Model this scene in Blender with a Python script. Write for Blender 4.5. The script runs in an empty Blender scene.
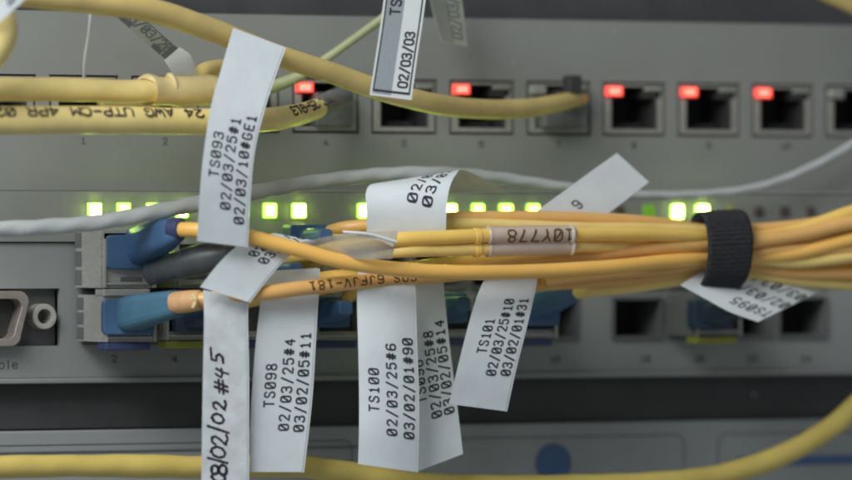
import bpy, math, random
from mathutils import Vector
random.seed(7)
S = bpy.context.scene
COL = S.collection

# ------------------------------------------------------------------ camera, world, lamps, exposure
U = 0.21e-3                       # metres covered by one photo pixel at the rack's face
DIST = 1.2
YAW = math.radians(25.0)
FWD = Vector((math.sin(YAW), math.cos(YAW), 0)); RGT = Vector((math.cos(YAW), -math.sin(YAW), 0)); UPV = Vector((0, 0, 1))
CAM = -DIST * FWD
cd = bpy.data.cameras.new('camera'); cam = bpy.data.objects.new('camera', cd); COL.objects.link(cam)
cam.location = CAM; cam.rotation_euler = (math.pi / 2, 0, -YAW)
cd.sensor_width = 36; cd.lens = 36 * DIST / (852 * U); cd.clip_start = 0.05; cd.clip_end = 20
cd.dof.use_dof = True; cd.dof.focus_distance = DIST - 0.046; cd.dof.aperture_fstop = 10.5
S.camera = cam

W = bpy.data.worlds.new('World'); S.world = W; W.use_nodes = True
bg = W.node_tree.nodes['Background']; bg.inputs[0].default_value = (0.90, 0.98, 1.0, 1); bg.inputs[1].default_value = 0.21

def area(name, loc, aim, size, power, color):
    l = bpy.data.lights.new(name, 'AREA'); l.shape = 'RECTANGLE'; l.size = size[0]; l.size_y = size[1]; l.energy = power; l.color = color
    o = bpy.data.objects.new(name, l); COL.objects.link(o); o.location = loc
    o.rotation_euler = (Vector(aim) - Vector(loc)).to_track_quat('-Z', 'Y').to_euler(); return o
area('key_lamp', (-0.37, -0.265, 0.30), (-0.01, 0, 0), (0.32, 0.24), 2.45, (0.98, 1.0, 0.97))  # unseen key lamp, added close at upper left for the falloff across the panel
area('fill_light', (-1.3, -1.3, 0.45), (0, 0, 0), (0.8, 0.9), 2.2, (0.86, 0.95, 1.0))  # added fill from the front left, not an actual window

S.view_settings.view_transform = 'Standard'; S.view_settings.look = 'None'
S.view_settings.exposure = 0; S.view_settings.gamma = 1
S.cycles.use_denoising = True; S.cycles.filter_width = 2.1
S.cycles.max_bounces = 8; S.cycles.sample_clamp_indirect = 4
S.cycles.transparent_max_bounces = 12

# ------------------------------------------------------------------ helpers
def P(px, py, h=0.0):
    """point h millimetres in front of the rack face that stands at photo pixel px, py"""
    d = FWD * DIST + RGT * ((px - 426) * U) + UPV * ((240 - py) * U)
    t = (-h * 1e-3 - CAM.y) / d.y
    return CAM + d * t
def mesh(name, verts, faces, mat, parent=None, smooth=False, loc=None):
    me = bpy.data.meshes.new(name); me.from_pydata([tuple(v) for v in verts], [], faces); me.update()
    if mat: me.materials.append(mat)
    if smooth: me.polygons.foreach_set('use_smooth', [True] * len(me.polygons))
    o = bpy.data.objects.new(name, me); COL.objects.link(o)
    if loc: o.location = loc
    if parent: o.parent = parent
    return o
def tag(o, label=None, cat=None, group=None, kind=None):
    if label: o['label'] = label
    if cat: o['category'] = cat
    if group: o['group'] = group
    if kind: o['kind'] = kind
    return o
def empty(name, label, cat, group=None):
    o = bpy.data.objects.new(name, None); o.empty_display_size = 0.01; COL.objects.link(o)
    return tag(o, label, cat, group)

def material(name, col, rough=0.5, metal=0.0, var=0.08, scale=600, bump=0.0, bscale=2500, spec=0.5, trans=0.0, alpha=1.0, emit=None, estr=0, stretch=None, coat=0.0, dust=0.0):
    m = bpy.data.materials.new(name); m.use_nodes = True; nt = m.node_tree; b = nt.nodes['Principled BSDF']
    b.inputs['Roughness'].default_value = rough; b.inputs['Metallic'].default_value = metal
    b.inputs['Specular IOR Level'].default_value = spec; b.inputs['Transmission Weight'].default_value = trans
    b.inputs['Alpha'].default_value = alpha; b.inputs['Coat Weight'].default_value = coat
    tc = nt.nodes.new('ShaderNodeTexCoord'); mp = nt.nodes.new('ShaderNodeMapping'); nt.links.new(tc.outputs['Object'], mp.inputs[0])
    if stretch: mp.inputs['Scale'].default_value = stretch
    n = nt.nodes.new('ShaderNodeTexNoise'); n.inputs['Scale'].default_value = scale; n.inputs['Detail'].default_value = 5
    nt.links.new(mp.outputs[0], n.inputs['Vector'])
    r = nt.nodes.new('ShaderNodeValToRGB'); r.color_ramp.elements[0].position = 0.3; r.color_ramp.elements[1].position = 0.7
    r.color_ramp.elements[0].color = tuple(c * (1 - var) for c in col) + (1,)
    r.color_ramp.elements[1].color = tuple(min(1, c * (1 + var)) for c in col) + (1,)
    nt.links.new(n.outputs['Fac'], r.inputs[0])
    out = r.outputs[0]
    if dust:
        v = nt.nodes.new('ShaderNodeTexVoronoi'); v.inputs['Scale'].default_value = 105; v.inputs['Randomness'].default_value = 1
        nt.links.new(tc.outputs['Object'], v.inputs['Vector'])
        lt = nt.nodes.new('ShaderNodeMath'); lt.operation = 'LESS_THAN'; lt.inputs[1].default_value = 0.055
        nt.links.new(v.outputs['Distance'], lt.inputs[0])
        ml = nt.nodes.new('ShaderNodeMath'); ml.operation = 'MULTIPLY'; ml.inputs[1].default_value = dust
        nt.links.new(lt.outputs[0], ml.inputs[0])
        mx = nt.nodes.new('ShaderNodeMixRGB'); mx.inputs[2].default_value = (0.5, 0.52, 0.55, 1)
        nt.links.new(ml.outputs[0], mx.inputs[0]); nt.links.new(out, mx.inputs[1]); out = mx.outputs[0]
    nt.links.new(out, b.inputs['Base Color'])
    rr = nt.nodes.new('ShaderNodeMapRange'); rr.inputs[3].default_value = max(0, rough - 0.08); rr.inputs[4].default_value = min(1, rough + 0.08)
    nt.links.new(n.outputs['Fac'], rr.inputs[0]); nt.links.new(rr.outputs[0], b.inputs['Roughness'])
    if bump:
        n2 = nt.nodes.new('ShaderNodeTexNoise'); n2.inputs['Scale'].default_value = bscale; n2.inputs['Detail'].default_value = 3
        nt.links.new(mp.outputs[0], n2.inputs['Vector'])
        bp = nt.nodes.new('ShaderNodeBump'); bp.inputs['Strength'].default_value = bump; bp.inputs['Distance'].default_value = 0.0004
        nt.links.new(n2.outputs['Fac'], bp.inputs['Height']); nt.links.new(bp.outputs[0], b.inputs['Normal'])
    if emit:
        b.inputs['Emission Color'].default_value = emit + (1,); b.inputs['Emission Strength'].default_value = estr
    return m

M = dict(
    panel=material('grey_green_painted_steel', (0.25, 0.257, 0.246), 0.6, var=0.05, scale=60, bump=0.05, bscale=4000, dust=0.25),
    panel2=material('grey_painted_steel', (0.28, 0.295, 0.30), 0.55, var=0.05, scale=60, bump=0.05, bscale=4000, dust=0.2),
    panel3=material('pale_grey_steel', (0.29, 0.305, 0.315), 0.55, var=0.05, scale=50, bump=0.05, bscale=4000),
    dark=material('black_painted_steel', (0.062, 0.063, 0.068), 0.6, var=0.15, scale=90, dust=0.35),
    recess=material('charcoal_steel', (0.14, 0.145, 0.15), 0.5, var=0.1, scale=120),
    chassis=material('black_chassis', (0.05, 0.05, 0.052), 0.8),
    shell=material('tinned_port_shell', (0.36, 0.35, 0.325), 0.45, metal=0.25, var=0.12, scale=400),
    socket=material('black_socket_plastic', (0.035, 0.035, 0.035), 0.55),
    metal=material('brushed_module_metal', (0.42, 0.42, 0.40), 0.42, metal=0.15, var=0.12, scale=500, stretch=(1, 1, 6)),
    chrome=material('nickel_plated_nut', (0.6, 0.58, 0.55), 0.32, metal=0.4, scale=700),
    pinkmetal=material('tinned_connector_rim', (0.48, 0.42, 0.38), 0.35, metal=0.6, scale=400),
    ink=material('black_ink', (0.035, 0.035, 0.045), 0.6, var=0.25, scale=1800),
    greyink=material('grey_screen_print', (0.125, 0.125, 0.125), 0.6, var=0.1),
    faintink=material('worn_cable_print', (0.13, 0.075, 0.025), 0.6, var=0.3, scale=1500),
    darkprint=material('brown_cable_print', (0.06, 0.045, 0.03), 0.6, var=0.3, scale=1500),
    pen=material('felt_pen_ink', (0.03, 0.02, 0.035), 0.5, var=0.4, scale=1500),
    paper=material('white_label_paper', (0.76, 0.81, 0.86), 0.5, var=0.05, scale=130, bump=0.35, bscale=170),
    rough_paper=material('matte_tape_paper', (0.66, 0.69, 0.735), 0.75, var=0.11, scale=330, bump=0.14, bscale=900),
    paper_edge=material('bright_label_paper', (0.86, 0.89, 0.92), 0.5, var=0.02, scale=200),
    grey_paper=material('grey_tape_band', (0.38, 0.42, 0.46), 0.5, var=0.05, scale=1500),
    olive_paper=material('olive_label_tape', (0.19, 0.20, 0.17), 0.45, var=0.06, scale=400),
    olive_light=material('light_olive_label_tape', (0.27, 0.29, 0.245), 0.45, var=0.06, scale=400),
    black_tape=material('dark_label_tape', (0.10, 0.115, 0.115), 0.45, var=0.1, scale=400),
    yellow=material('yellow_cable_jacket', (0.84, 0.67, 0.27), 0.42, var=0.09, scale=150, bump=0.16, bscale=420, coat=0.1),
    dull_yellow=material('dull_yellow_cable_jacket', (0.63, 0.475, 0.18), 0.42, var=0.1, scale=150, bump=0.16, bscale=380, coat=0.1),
    cream_boot=material('cream_rubber_boot', (0.80, 0.64, 0.33), 0.4, var=0.04, scale=200, bump=0.1, bscale=600),
    mustard=material('mustard_cable_jacket', (0.66, 0.51, 0.14), 0.36, var=0.08, scale=120, bump=0.25, bscale=260),
    orange=material('orange_fibre_jacket', (0.93, 0.53, 0.13), 0.36, var=0.03, scale=200, bump=0.06, bscale=700, coat=0.15),
    orange2=material('brownish_orange_fibre_jacket', (0.80, 0.45, 0.15), 0.38, var=0.05, scale=200, bump=0.06, bscale=700, coat=0.1),
    pale_amber=material('pale_amber_fibre_jacket', (0.86, 0.64, 0.22), 0.36, var=0.06, scale=200, bump=0.1, bscale=600, coat=0.12),
    amber=material('amber_fibre_jacket', (0.90, 0.59, 0.145), 0.36, var=0.04, scale=200, bump=0.06, bscale=700, coat=0.12),
    peach=material('peach_crimp_sleeve', (0.68, 0.38, 0.19), 0.5, var=0.1, scale=700, bump=0.2, bscale=900),
    white_cable=material('grey_white_cable_jacket', (0.52, 0.545, 0.565), 0.5, var=0.05, scale=200, bump=0.15, bscale=500),
    palegreen=material('pale_olive_cable_jacket', (0.34, 0.37, 0.20), 0.5, var=0.1, scale=300),
    greencable=material('pale_green_cable_jacket', (0.30, 0.40, 0.22), 0.5, var=0.1, scale=300),
    blue=material('blue_connector_plastic', (0.055, 0.125, 0.255), 0.4, var=0.08, scale=300),
    teal=material('teal_blue_boot_rubber', (0.065, 0.17, 0.26), 0.5, var=0.08, scale=300),
    bluetab=material('blue_latch_plastic', (0.045, 0.06, 0.15), 0.5),
    yellowtab=material('yellow_latch_plastic', (0.30, 0.31, 0.05), 0.5, var=0.06),
    velcro=material('black_hook_and_loop_fabric', (0.036, 0.038, 0.043), 0.92, var=0.3, scale=1800, bump=0.9, bscale=2600, spec=0.2),
    clear=material('clear_plastic', (0.55, 0.56, 0.55), 0.3, alpha=0.45, spec=0.7, var=0.05, scale=400, bump=0.3, bscale=500),
    sleeve=material('clear_heatshrink_sleeve', (0.66, 0.56, 0.54), 0.3, alpha=0.66, spec=0.7, var=0.05, scale=500, bump=0.2, bscale=600),
    rim_glint=material('pale_rim_glint', (0.85, 0.78, 0.72), 0.25, alpha=0.55, spec=0.8),
    clearplug=material('smoky_clear_plug_plastic', (0.17, 0.18, 0.175), 0.3, alpha=0.8, spec=0.8, var=0.2, scale=500),
    capglass=material('dark_translucent_plastic', (0.09, 0.105, 0.12), 0.4, alpha=0.62, spec=0.8, var=0.15, scale=500),
    bluepaint=material('blue_printed_mark', (0.055, 0.115, 0.25), 0.5, var=0.05),
    green=material('lit_green_led', (0.5, 0.9, 0.1), 0.4, emit=(0.72, 1.0, 0.12), estr=45),
    green2=material('lit_yellow_green_led', (0.5, 0.9, 0.1), 0.4, emit=(0.62, 1.0, 0.07), estr=14),
    dimgreen=material('dim_green_led', (0.1, 0.25, 0.02), 0.4, emit=(0.22, 0.6, 0.03), estr=0.3),
    dimyellow=material('dim_yellow_led', (0.2, 0.2, 0.04), 0.4, emit=(0.5, 0.5, 0.05), estr=0.15),
    offled=material('unlit_led', (0.09, 0.07, 0.06), 0.35),
    red=material('lit_red_led', (0.9, 0.1, 0.08), 0.4, emit=(1.0, 0.06, 0.035), estr=1.5), redcore=material('lit_red_led_core', (0.9, 0.1, 0.08), 0.4, emit=(1.0, 0.16, 0.11), estr=3.2), greenrim=material('green_led_rim', (0.4, 0.9, 0.1), 0.4, emit=(0.42, 1.0, 0.05), estr=2.2), navy=material('navy_plug_plastic', (0.03, 0.055, 0.10), 0.5), green3=material('lit_lime_led', (0.5, 0.9, 0.1), 0.4, emit=(0.66, 1.0, 0.10), estr=24),
    dimred=material('dim_red_led', (0.5, 0.08, 0.04), 0.4, emit=(1.0, 0.15, 0.05), estr=0.5),
    window=material('clear_unlit_led_window', (0.30, 0.30, 0.28), 0.3),
)

def catmull(pts, n):
    """pts: list of tuples (any dimension) -> resampled list, n steps per segment"""
    out = []; L = len(pts)
    for i in range(L - 1):
        p0 = pts[max(i - 1, 0)]; p1 = pts[i]; p2 = pts[i + 1]; p3 = pts[min(i + 2, L - 1)]
        for k in range(n):
            t = k / n
            out.append(tuple(0.5 * (2 * b + (c - a) * t + (2 * a - 5 * b + 4 * c - d) * t * t + (3 * b - a - 3 * c + d) * t ** 3)
                             for a, b, c, d in zip(p0, p1, p2, p3)))
    out.append(tuple(pts[-1])); return out

def sample(arr, t):
    t = min(max(t, 0), 1) * (len(arr) - 1); i = min(int(t), len(arr) - 2); f = t - i
    return arr[i].lerp(arr[i + 1], f)

def frames(W):
    T = []
    for i in range(len(W)):
        T.append((W[min(i + 1, len(W) - 1)] - W[max(i - 1, 0)]).normalized())
    return T

def tube(name, pts, r, mat, parent=None, sides=20, n=12, wob=0.0, twist=0.0, tw_amp=0.0):
    """round cable through pts (pixel, pixel, mm in front of the rack); r in photo pixels, number or per point list"""
    rs = r if isinstance(r, (list, tuple)) else [r] * len(pts)
    C = catmull([tuple(p) + (q,) for p, q in zip(pts, rs)], n)
    Wp = [P(c[0], c[1], c[2]) for c in C]; R = [c[3] * U for c in C]
    T = frames(Wp); verts = []; faces = []
    N = []; B = []; ph = random.random() * 9; s = 0
    for i, w in enumerate(Wp):
        if i: s += (w - Wp[i - 1]).length
        nn = (CAM - w); nn = (nn - nn.dot(T[i]) * T[i]).normalized(); bb = T[i].cross(nn)
        N.append(nn); B.append(bb)
        for k in range(sides):
            a = 2 * math.pi * k / sides
            rr = R[i] * (1 + wob * (math.sin(s * 260 + ph) + math.sin(s * 610 + ph * 2 + a)) + (tw_amp * math.sin(2 * a + s * twist) if tw_amp else 0))
            verts.append(w + (nn * math.cos(a) + bb * math.sin(a)) * rr)
    for i in range(len(Wp) - 1):
        for k in range(sides):
            k2 = (k + 1) % sides
            faces.append((i * sides + k, i * sides + k2, (i + 1) * sides + k2, (i + 1) * sides + k))
    faces.append(tuple(range(sides - 1, -1, -1))); faces.append(tuple((len(Wp) - 1) * sides + k for k in range(sides)))
    o = mesh(name, verts, faces, mat, parent, smooth=True)
    o_path = (Wp, R, N, B)
    return o, o_path

def rsweep(name, secs, mat, parent=None, n=6, rnd=0.2):
    """rounded rectangular plug body swept through secs (px, py, mm, half height px, half depth px)"""
    C = catmull(secs, n) if len(secs) > 2 else [secs[0], secs[1]]
    Wp = [P(*c[:3]) for c in C]; T = frames(Wp); verts = []; faces = []; q = 20
    for i, w in enumerate(Wp):
        u = UPV - UPV.dot(T[i]) * T[i]; u.normalize(); s = T[i].cross(u)
        hh, hd = C[i][3] * U, C[i][4] * U
        for k in range(q):
            a = 2 * math.pi * k / q
            c, d = math.cos(a), math.sin(a); e = rnd
            verts.append(w + u * (hh * math.copysign(abs(d) ** e, d)) + s * (hd * math.copysign(abs(c) ** e, c)))
    for i in range(len(Wp) - 1):
        for k in range(q):
            k2 = (k + 1) % q
            faces.append((i * q + k, i * q + k2, (i + 1) * q + k2, (i + 1) * q + k))
    faces.append(tuple(range(q - 1, -1, -1))); faces.append(tuple((len(Wp) - 1) * q + k for k in range(q)))
    o = mesh(name, verts, faces, mat, parent)
    bv = o.modifiers.new('bevel', 'BEVEL'); bv.width = 0.25e-3; bv.segments = 2; bv.limit_method = 'ANGLE'; bv.angle_limit = math.radians(50)
    return o

def box(x0, x1, y0, y1, z0, z1):
    v = [(x, y, z) for x in (x0, x1) for y in (y0, y1) for z in (z0, z1)]
    f = [(0, 1, 3, 2), (4, 6, 7, 5), (0, 4, 5, 1), (2, 3, 7, 6), (0, 2, 6, 4), (1, 5, 7, 3)]
    return v, f
def boxes(name, lst, mat, parent=None, bevel=0.0, loc=None):
    V = []; F = []
    for b in lst:
        v, f = box(*b); k = len(V); V += v; F += [tuple(i + k for i in q) for q in f]
    o = mesh(name, V, F, mat, parent, loc=loc)
    if bevel:
        bv = o.modifiers.new('bevel', 'BEVEL'); bv.width = bevel; bv.segments = 2
    return o

def lamp_box(name, r, y0, y1, k, rim, core, parent, loc=None):
    """moulded indicator: a coloured body with a hotter lens set into its face"""
    x0, x1, z0, z1 = r; cx, cz_, hx, hz = (x0 + x1) / 2, (z0 + z1) / 2, (x1 - x0) / 2, (z1 - z0) / 2
    o = boxes(name, [(x0, x1, y0, y1, z0, z1), (cx - hx * k, cx + hx * k, y0 - 0.0003, y0 - 0.00002, cz_ - hz * k, cz_ + hz * k)], rim, parent, loc=loc)
    o.data.materials.append(core)
    for i, p in enumerate(o.data.polygons): p.material_index = 1 if i >= 6 else 0
    bv = o.modifiers.new('bevel', 'BEVEL'); bv.width = 0.0005; bv.segments = 3
    return o
def plate(name, x0, x1, z0, z1, yf, thick, holes, mat, parent=None, loc=None):
    xs = sorted({x0, x1} | {h[0] for h in holes} | {h[1] for h in holes}); zs = sorted({z0, z1} | {h[2] for h in holes} | {h[3] for h in holes})
    xs = [x for x in xs if x0 <= x <= x1]; zs = [z for z in zs if z0 <= z <= z1]
    nx, nz = len(xs) - 1, len(zs) - 1
    solid = [[not any(h[0] < (xs[i] + xs[i + 1]) / 2 < h[1] and h[2] < (zs[j] + zs[j + 1]) / 2 < h[3] for h in holes) for j in range(nz)] for i in range(nx)]
    V = []; F = []; idx = {}
    def vid(i, j, b):
        if (i, j, b) not in idx:
            idx[(i, j, b)] = len(V); V.append((xs[i], yf + (thick if b else 0), zs[j]))
        return idx[(i, j, b)]
    ok = lambda i, j: 0 <= i < nx and 0 <= j < nz and solid[i][j]
    for i in range(nx):
        for j in range(nz):
            if not solid[i][j]: continue
            F.append((vid(i, j, 0), vid(i + 1, j, 0), vid(i + 1, j + 1, 0), vid(i, j + 1, 0)))
            F.append((vid(i, j, 1), vid(i, j + 1, 1), vid(i + 1, j + 1, 1), vid(i + 1, j, 1)))
            if not ok(i - 1, j): F.append((vid(i, j, 0), vid(i, j + 1, 0), vid(i, j + 1, 1), vid(i, j, 1)))
            if not ok(i + 1, j): F.append((vid(i + 1, j, 0), vid(i + 1, j, 1), vid(i + 1, j + 1, 1), vid(i + 1, j + 1, 0)))
            if not ok(i, j - 1): F.append((vid(i, j, 0), vid(i, j, 1), vid(i + 1, j, 1), vid(i + 1, j, 0)))
            if not ok(i, j + 1): F.append((vid(i, j + 1, 0), vid(i + 1, j + 1, 0), vid(i + 1, j + 1, 1), vid(i, j + 1, 1)))
    return mesh(name, V, F, mat, parent, loc=loc)

# ------------------------------------------------------------------ lettering: a stroke alphabet on a 4 x 6 grid
O = [(0, 1.2), (0, 4.8), (0.35, 5.6), (1.1, 6), (2.9, 6), (3.65, 5.6), (4, 4.8), (4, 1.2), (3.65, 0.4), (2.9, 0), (1.1, 0), (0.35, 0.4), (0, 1.2)]
G = {
    '0': [O, [(0.5, 1.0), (3.5, 5.0)]], 'O': [O], 'o0': [O],
    '1': [[(0.9, 4.7), (2.1, 6), (2.1, 0)], [(0.7, 0), (3.5, 0)]],
    '2': [[(0.1, 4.8), (0.5, 5.6), (1.3, 6), (2.8, 6), (3.6, 5.6), (4, 4.7), (3.8, 3.8), (0.1, 0), (4, 0)]],
    '3': [[(0.1, 5.1), (0.6, 5.7), (1.3, 6), (2.7, 6), (3.6, 5.6), (3.9, 4.7), (3.6, 3.7), (2.7, 3.2), (1.5, 3.2)], [(2.7, 3.2), (3.7, 2.7), (4, 1.6), (3.7, 0.5), (2.8, 0), (1.2, 0), (0.4, 0.35), (0, 1.0)]],
    '4': [[(3.1, 0), (3.1, 6), (0, 1.9), (4.2, 1.9)]],
    '5': [[(3.8, 6), (0.4, 6), (0.1, 3.2), (1.2, 3.8), (2.8, 3.8), (3.7, 3.2), (4, 1.9), (3.7, 0.6), (2.8, 0), (1.1, 0), (0.1, 0.9)]],
    '6': [[(3.8, 5.2), (3.2, 5.8), (2.4, 6), (1.4, 6), (0.5, 5.4), (0, 4.2), (0, 1.3), (0.5, 0.3), (1.4, 0), (2.7, 0), (3.6, 0.4), (4, 1.6), (3.7, 2.8), (2.8, 3.3), (1.2, 3.3), (0.1, 2.5)]],
    '7': [[(0, 6), (4, 6), (1.6, 0)]],
    '8': [[(2, 3.2), (0.9, 3.5), (0.3, 4.5), (0.6, 5.6), (1.4, 6), (2.6, 6), (3.4, 5.6), (3.7, 4.5), (3.1, 3.5), (2, 3.2), (0.7, 2.7), (0, 1.6), (0.4, 0.4), (1.3, 0), (2.7, 0), (3.6, 0.4), (4, 1.6), (3.3, 2.7), (2, 3.2)]],
    '/': [[(0.2, -0.6), (3.8, 6.6)]], '-': [[(0.3, 3), (3.7, 3)]],
    '#': [[(1.1, 0.2), (1.6, 5.8)], [(2.6, 0.2), (3.1, 5.8)], [(0, 2), (4, 2)], [(0.2, 4), (4.2, 4)]],
    'T': [[(0, 6), (4, 6)], [(2, 5.7), (2, 0)]],
    'S': [[(3.8, 5), (3.2, 5.8), (2.4, 6), (1.2, 6), (0.4, 5.5), (0.2, 4.4), (0.9, 3.5), (3.1, 2.8), (3.9, 1.9), (3.8, 0.8), (2.9, 0), (1, 0), (0.3, 0.4), (0, 1.1)]],
    'G': [[(3.9, 4.8), (3.2, 5.8), (1.2, 6), (0.3, 5.2), (0, 3), (0.3, 0.8), (1.3, 0), (3.0, 0), (4, 0.8), (4, 2.7), (2.4, 2.7)]],
    'E': [[(3.9, 6), (0.3, 6), (0.3, 0), (4, 0)], [(0.5, 3.1), (3.3, 3.1)]],
    'F': [[(3.9, 6), (0.3, 6), (0.3, 0)], [(0.5, 3.1), (3.3, 3.1)]],
    'Y': [[(0, 6), (2, 3), (4, 6)], [(2, 2.8), (2, 0)]], 'A': [[(0, 0), (2, 6), (4, 0)], [(0.8, 2), (3.2, 2)]],
    'V': [[(0, 6), (2, 0), (4, 6)]], 'J': [[(0.2, 1.4), (0.8, 0.2), (2, 0), (3, 0.5), (3.4, 1.5), (3.4, 6)]],
    'W': [[(-0.2, 6), (0.9, 0), (2, 4.5), (3.1, 0), (4.2, 6)]], 'U': [[(0, 6), (0, 1.2), (1, 0), (3, 0), (4, 1.2), (4, 6)]],
    'D': [[(0.2, 0), (0.2, 6), (2.4, 6), (3.7, 5), (4, 3), (3.7, 1), (2.4, 0), (0.2, 0)]],
    'P': [[(0.2, 0), (0.2, 6), (2.9, 6), (3.9, 5.2), (3.9, 3.8), (2.9, 3), (0.3, 3)]],
    'R': [[(0.2, 0), (0.2, 6), (2.9, 6), (3.9, 5.2), (3.9, 3.8), (2.9, 3), (0.3, 3)], [(2.4, 2.9), (4, 0)]],
    'B': [[(0.2, 0), (0.2, 6), (2.8, 6), (3.7, 5.2), (3.7, 4), (2.8, 3.2), (0.3, 3.2)], [(2.8, 3.1), (3.9, 2.4), (4, 0.9), (3, 0), (0.3, 0)]],
    'C': [[(4, 4.8), (3.2, 5.8), (1.2, 6), (0.3, 5.2), (0, 3), (0.3, 0.8), (1.3, 0), (3.0, 0), (4, 1.1)]],
    'M': [[(0, 0), (0, 6), (2, 2.4), (4, 6), (4, 0)]],
    'I': [[(2, 0), (2, 6)]],
    'o': [[(0.2, 1), (0.2, 3), (1, 4), (3, 4), (3.8, 3), (3.8, 1), (3, 0), (1, 0), (0.2, 1)]], 'l': [[(2, 0), (2, 6)]],
    'e': [[(0.3, 2.1), (3.8, 2.1), (3.6, 3.3), (2.8, 4), (1.2, 4), (0.3, 3), (0.3, 1), (1.2, 0), (2.8, 0), (3.7, 0.7)]],
    'n': [[(0.3, 0), (0.3, 4)], [(0.4, 2.9), (1.4, 4), (2.8, 4), (3.7, 3), (3.7, 0)]],
    's': [[(3.6, 3.3), (2.8, 4), (1.2, 4), (0.4, 3.1), (1.2, 2.2), (2.8, 1.9), (3.6, 1), (2.8, 0), (1.2, 0), (0.3, 0.7)]],
    '9': None, ' ': [],
}
G['9'] = [[(4 - x, 6 - y) for x, y in s] for s in G['6']]
HAND = {  # loose felt-pen figures
    '0': [[(2.2, 5.8), (0.9, 5.0), (0.2, 2.8), (0.6, 0.6), (1.8, 0.0), (3.2, 1.2), (3.8, 3.4), (3.2, 5.4), (1.9, 6.1)]],
    '2': [[(0.4, 4.6), (1.2, 5.9), (2.8, 6.0), (3.3, 4.6), (2.2, 2.6), (0.2, 0.3), (1.2, 0.5), (2.6, -0.2), (4.2, 0.4)]],
    '3': [[(0.3, 5.5), (2.2, 6.1), (3.4, 5.0), (2.6, 3.5), (1.2, 3.1), (3.0, 2.9), (3.9, 1.6), (2.8, 0.1), (0.6, 0.0), (0.0, 0.8)]],
    '4': [[(1.6, 6.0), (0.5, 2.8), (2.0, 2.4), (3.8, 2.9)], [(3.6, 5.6), (2.6, 2.6), (2.2, -1.0)]],
    '5': [[(0.9, 5.8), (0.6, 3.4), (2.2, 3.6), (3.0, 2.0), (2.0, 0.4), (0.2, 0.1)], [(0.9, 5.8), (3.2, 6.2), (4.6, 6.4)]],
    '#': [[(1.0, -0.4), (2.2, 6.4)], [(2.6, -0.2), (3.8, 6.3)], [(0.0, 1.8), (4.6, 2.3)], [(0.3, 3.9), (4.8, 4.4)]],
    '/': [[(0.6, -1.2), (3.4, 7.0)]], ' ': [], 'E': G['E'], '8': G['8'],
}

def lettering(name, items, mat, parent):
    """items: (text, mapper, unit_a, unit_b, advance, stroke, font, jitter); mapper(a, b, lift) -> world point, a and b in pixels"""
    V = []; F = []; lift = 0
    for (text, mp, ua, ub, adv, sw, font, jit) in items:
        for ci, ch in enumerate(text):
            ja, jb, js = (random.uniform(-jit, jit), random.uniform(-jit, jit), 1 + random.uniform(-jit, jit) * 0.12)
            for st in font.get(ch, []):
                lift = (lift + 1) % 60
                pts = []
                for (x, y) in st:
                    pts.append((ci * adv + x * ua * js + ja, y * ub * js + jb))
                d = [pts[0]]
                for a, b in zip(pts, pts[1:]):
                    L = math.hypot(b[0] - a[0], b[1] - a[1]); k = max(1, int(L / 2.0))
                    for q in range(1, k + 1): d.append((a[0] + (b[0] - a[0]) * q / k, a[1] + (b[1] - a[1]) * q / k))
                if len(d) < 2: continue
                # extend ends a little
                def ext(p, q, e): L = math.hypot(p[0] - q[0], p[1] - q[1]) or 1; return (p[0] + (p[0] - q[0]) / L * e, p[1] + (p[1] - q[1]) / L * e)
                if d[0] != d[-1]: d[0] = ext(d[0], d[1], sw * .35); d[-1] = ext(d[-1], d[-2], sw * .35)
                base = len(V)
                for i, p in enumerate(d):
                    q0 = d[max(i - 1, 0)]; q1 = d[min(i + 1, len(d) - 1)]
                    tx, ty = q1[0] - q0[0], q1[1] - q0[1]; L = math.hypot(tx, ty) or 1; nx, ny = -ty / L, tx / L
                    w = sw / 2 * (1 + (random.uniform(-.2, .25) if jit else 0))
                    V.append(mp(p[0] + nx * w, p[1] + ny * w, lift)); V.append(mp(p[0] - nx * w, p[1] - ny * w, lift))
                for i in range(len(d) - 1):
                    F.append((base + 2 * i, base + 2 * i + 2, base + 2 * i + 3, base + 2 * i + 1))
    return mesh(name, V, F, mat, parent)

LIFT0, LIFT1 = 0.05e-3, 0.0012e-3
def flat_map(px, py, h=0.0, yface=None):
    """upright lettering on a rack face, starting at pixel px, py"""
    o = P(px, py, h)
    return lambda a, b, l: Vector((o.x + a * U * 1.08, o.y - LIFT0 - l * LIFT1, o.z + b * U))

# ------------------------------------------------------------------ the rack-mounted units
def X(px, h=0): return P(px, 240, h).x
def Z(py, ref=426, h=0): return P(ref, py, h).z
XL, XR = X(-70), X(960)

# dark blanking plates above and between the units
tb = empty('blank_panel', 'black blanking panel across the top of the rack above the switch with red lights', 'panel')
boxes('plate', [(XL, XR, 0.006, 0.0075, Z(17.6), Z(-90))], M['dark'], tb)
tb2 = empty('blank_panel', 'black blanking panel below the port numbers and above the lowest grey unit', 'panel')
boxes('plate', [(XL, XR, 0.004, 0.0055, Z(423.5), Z(372.5))], M['dark'], tb2)

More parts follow.
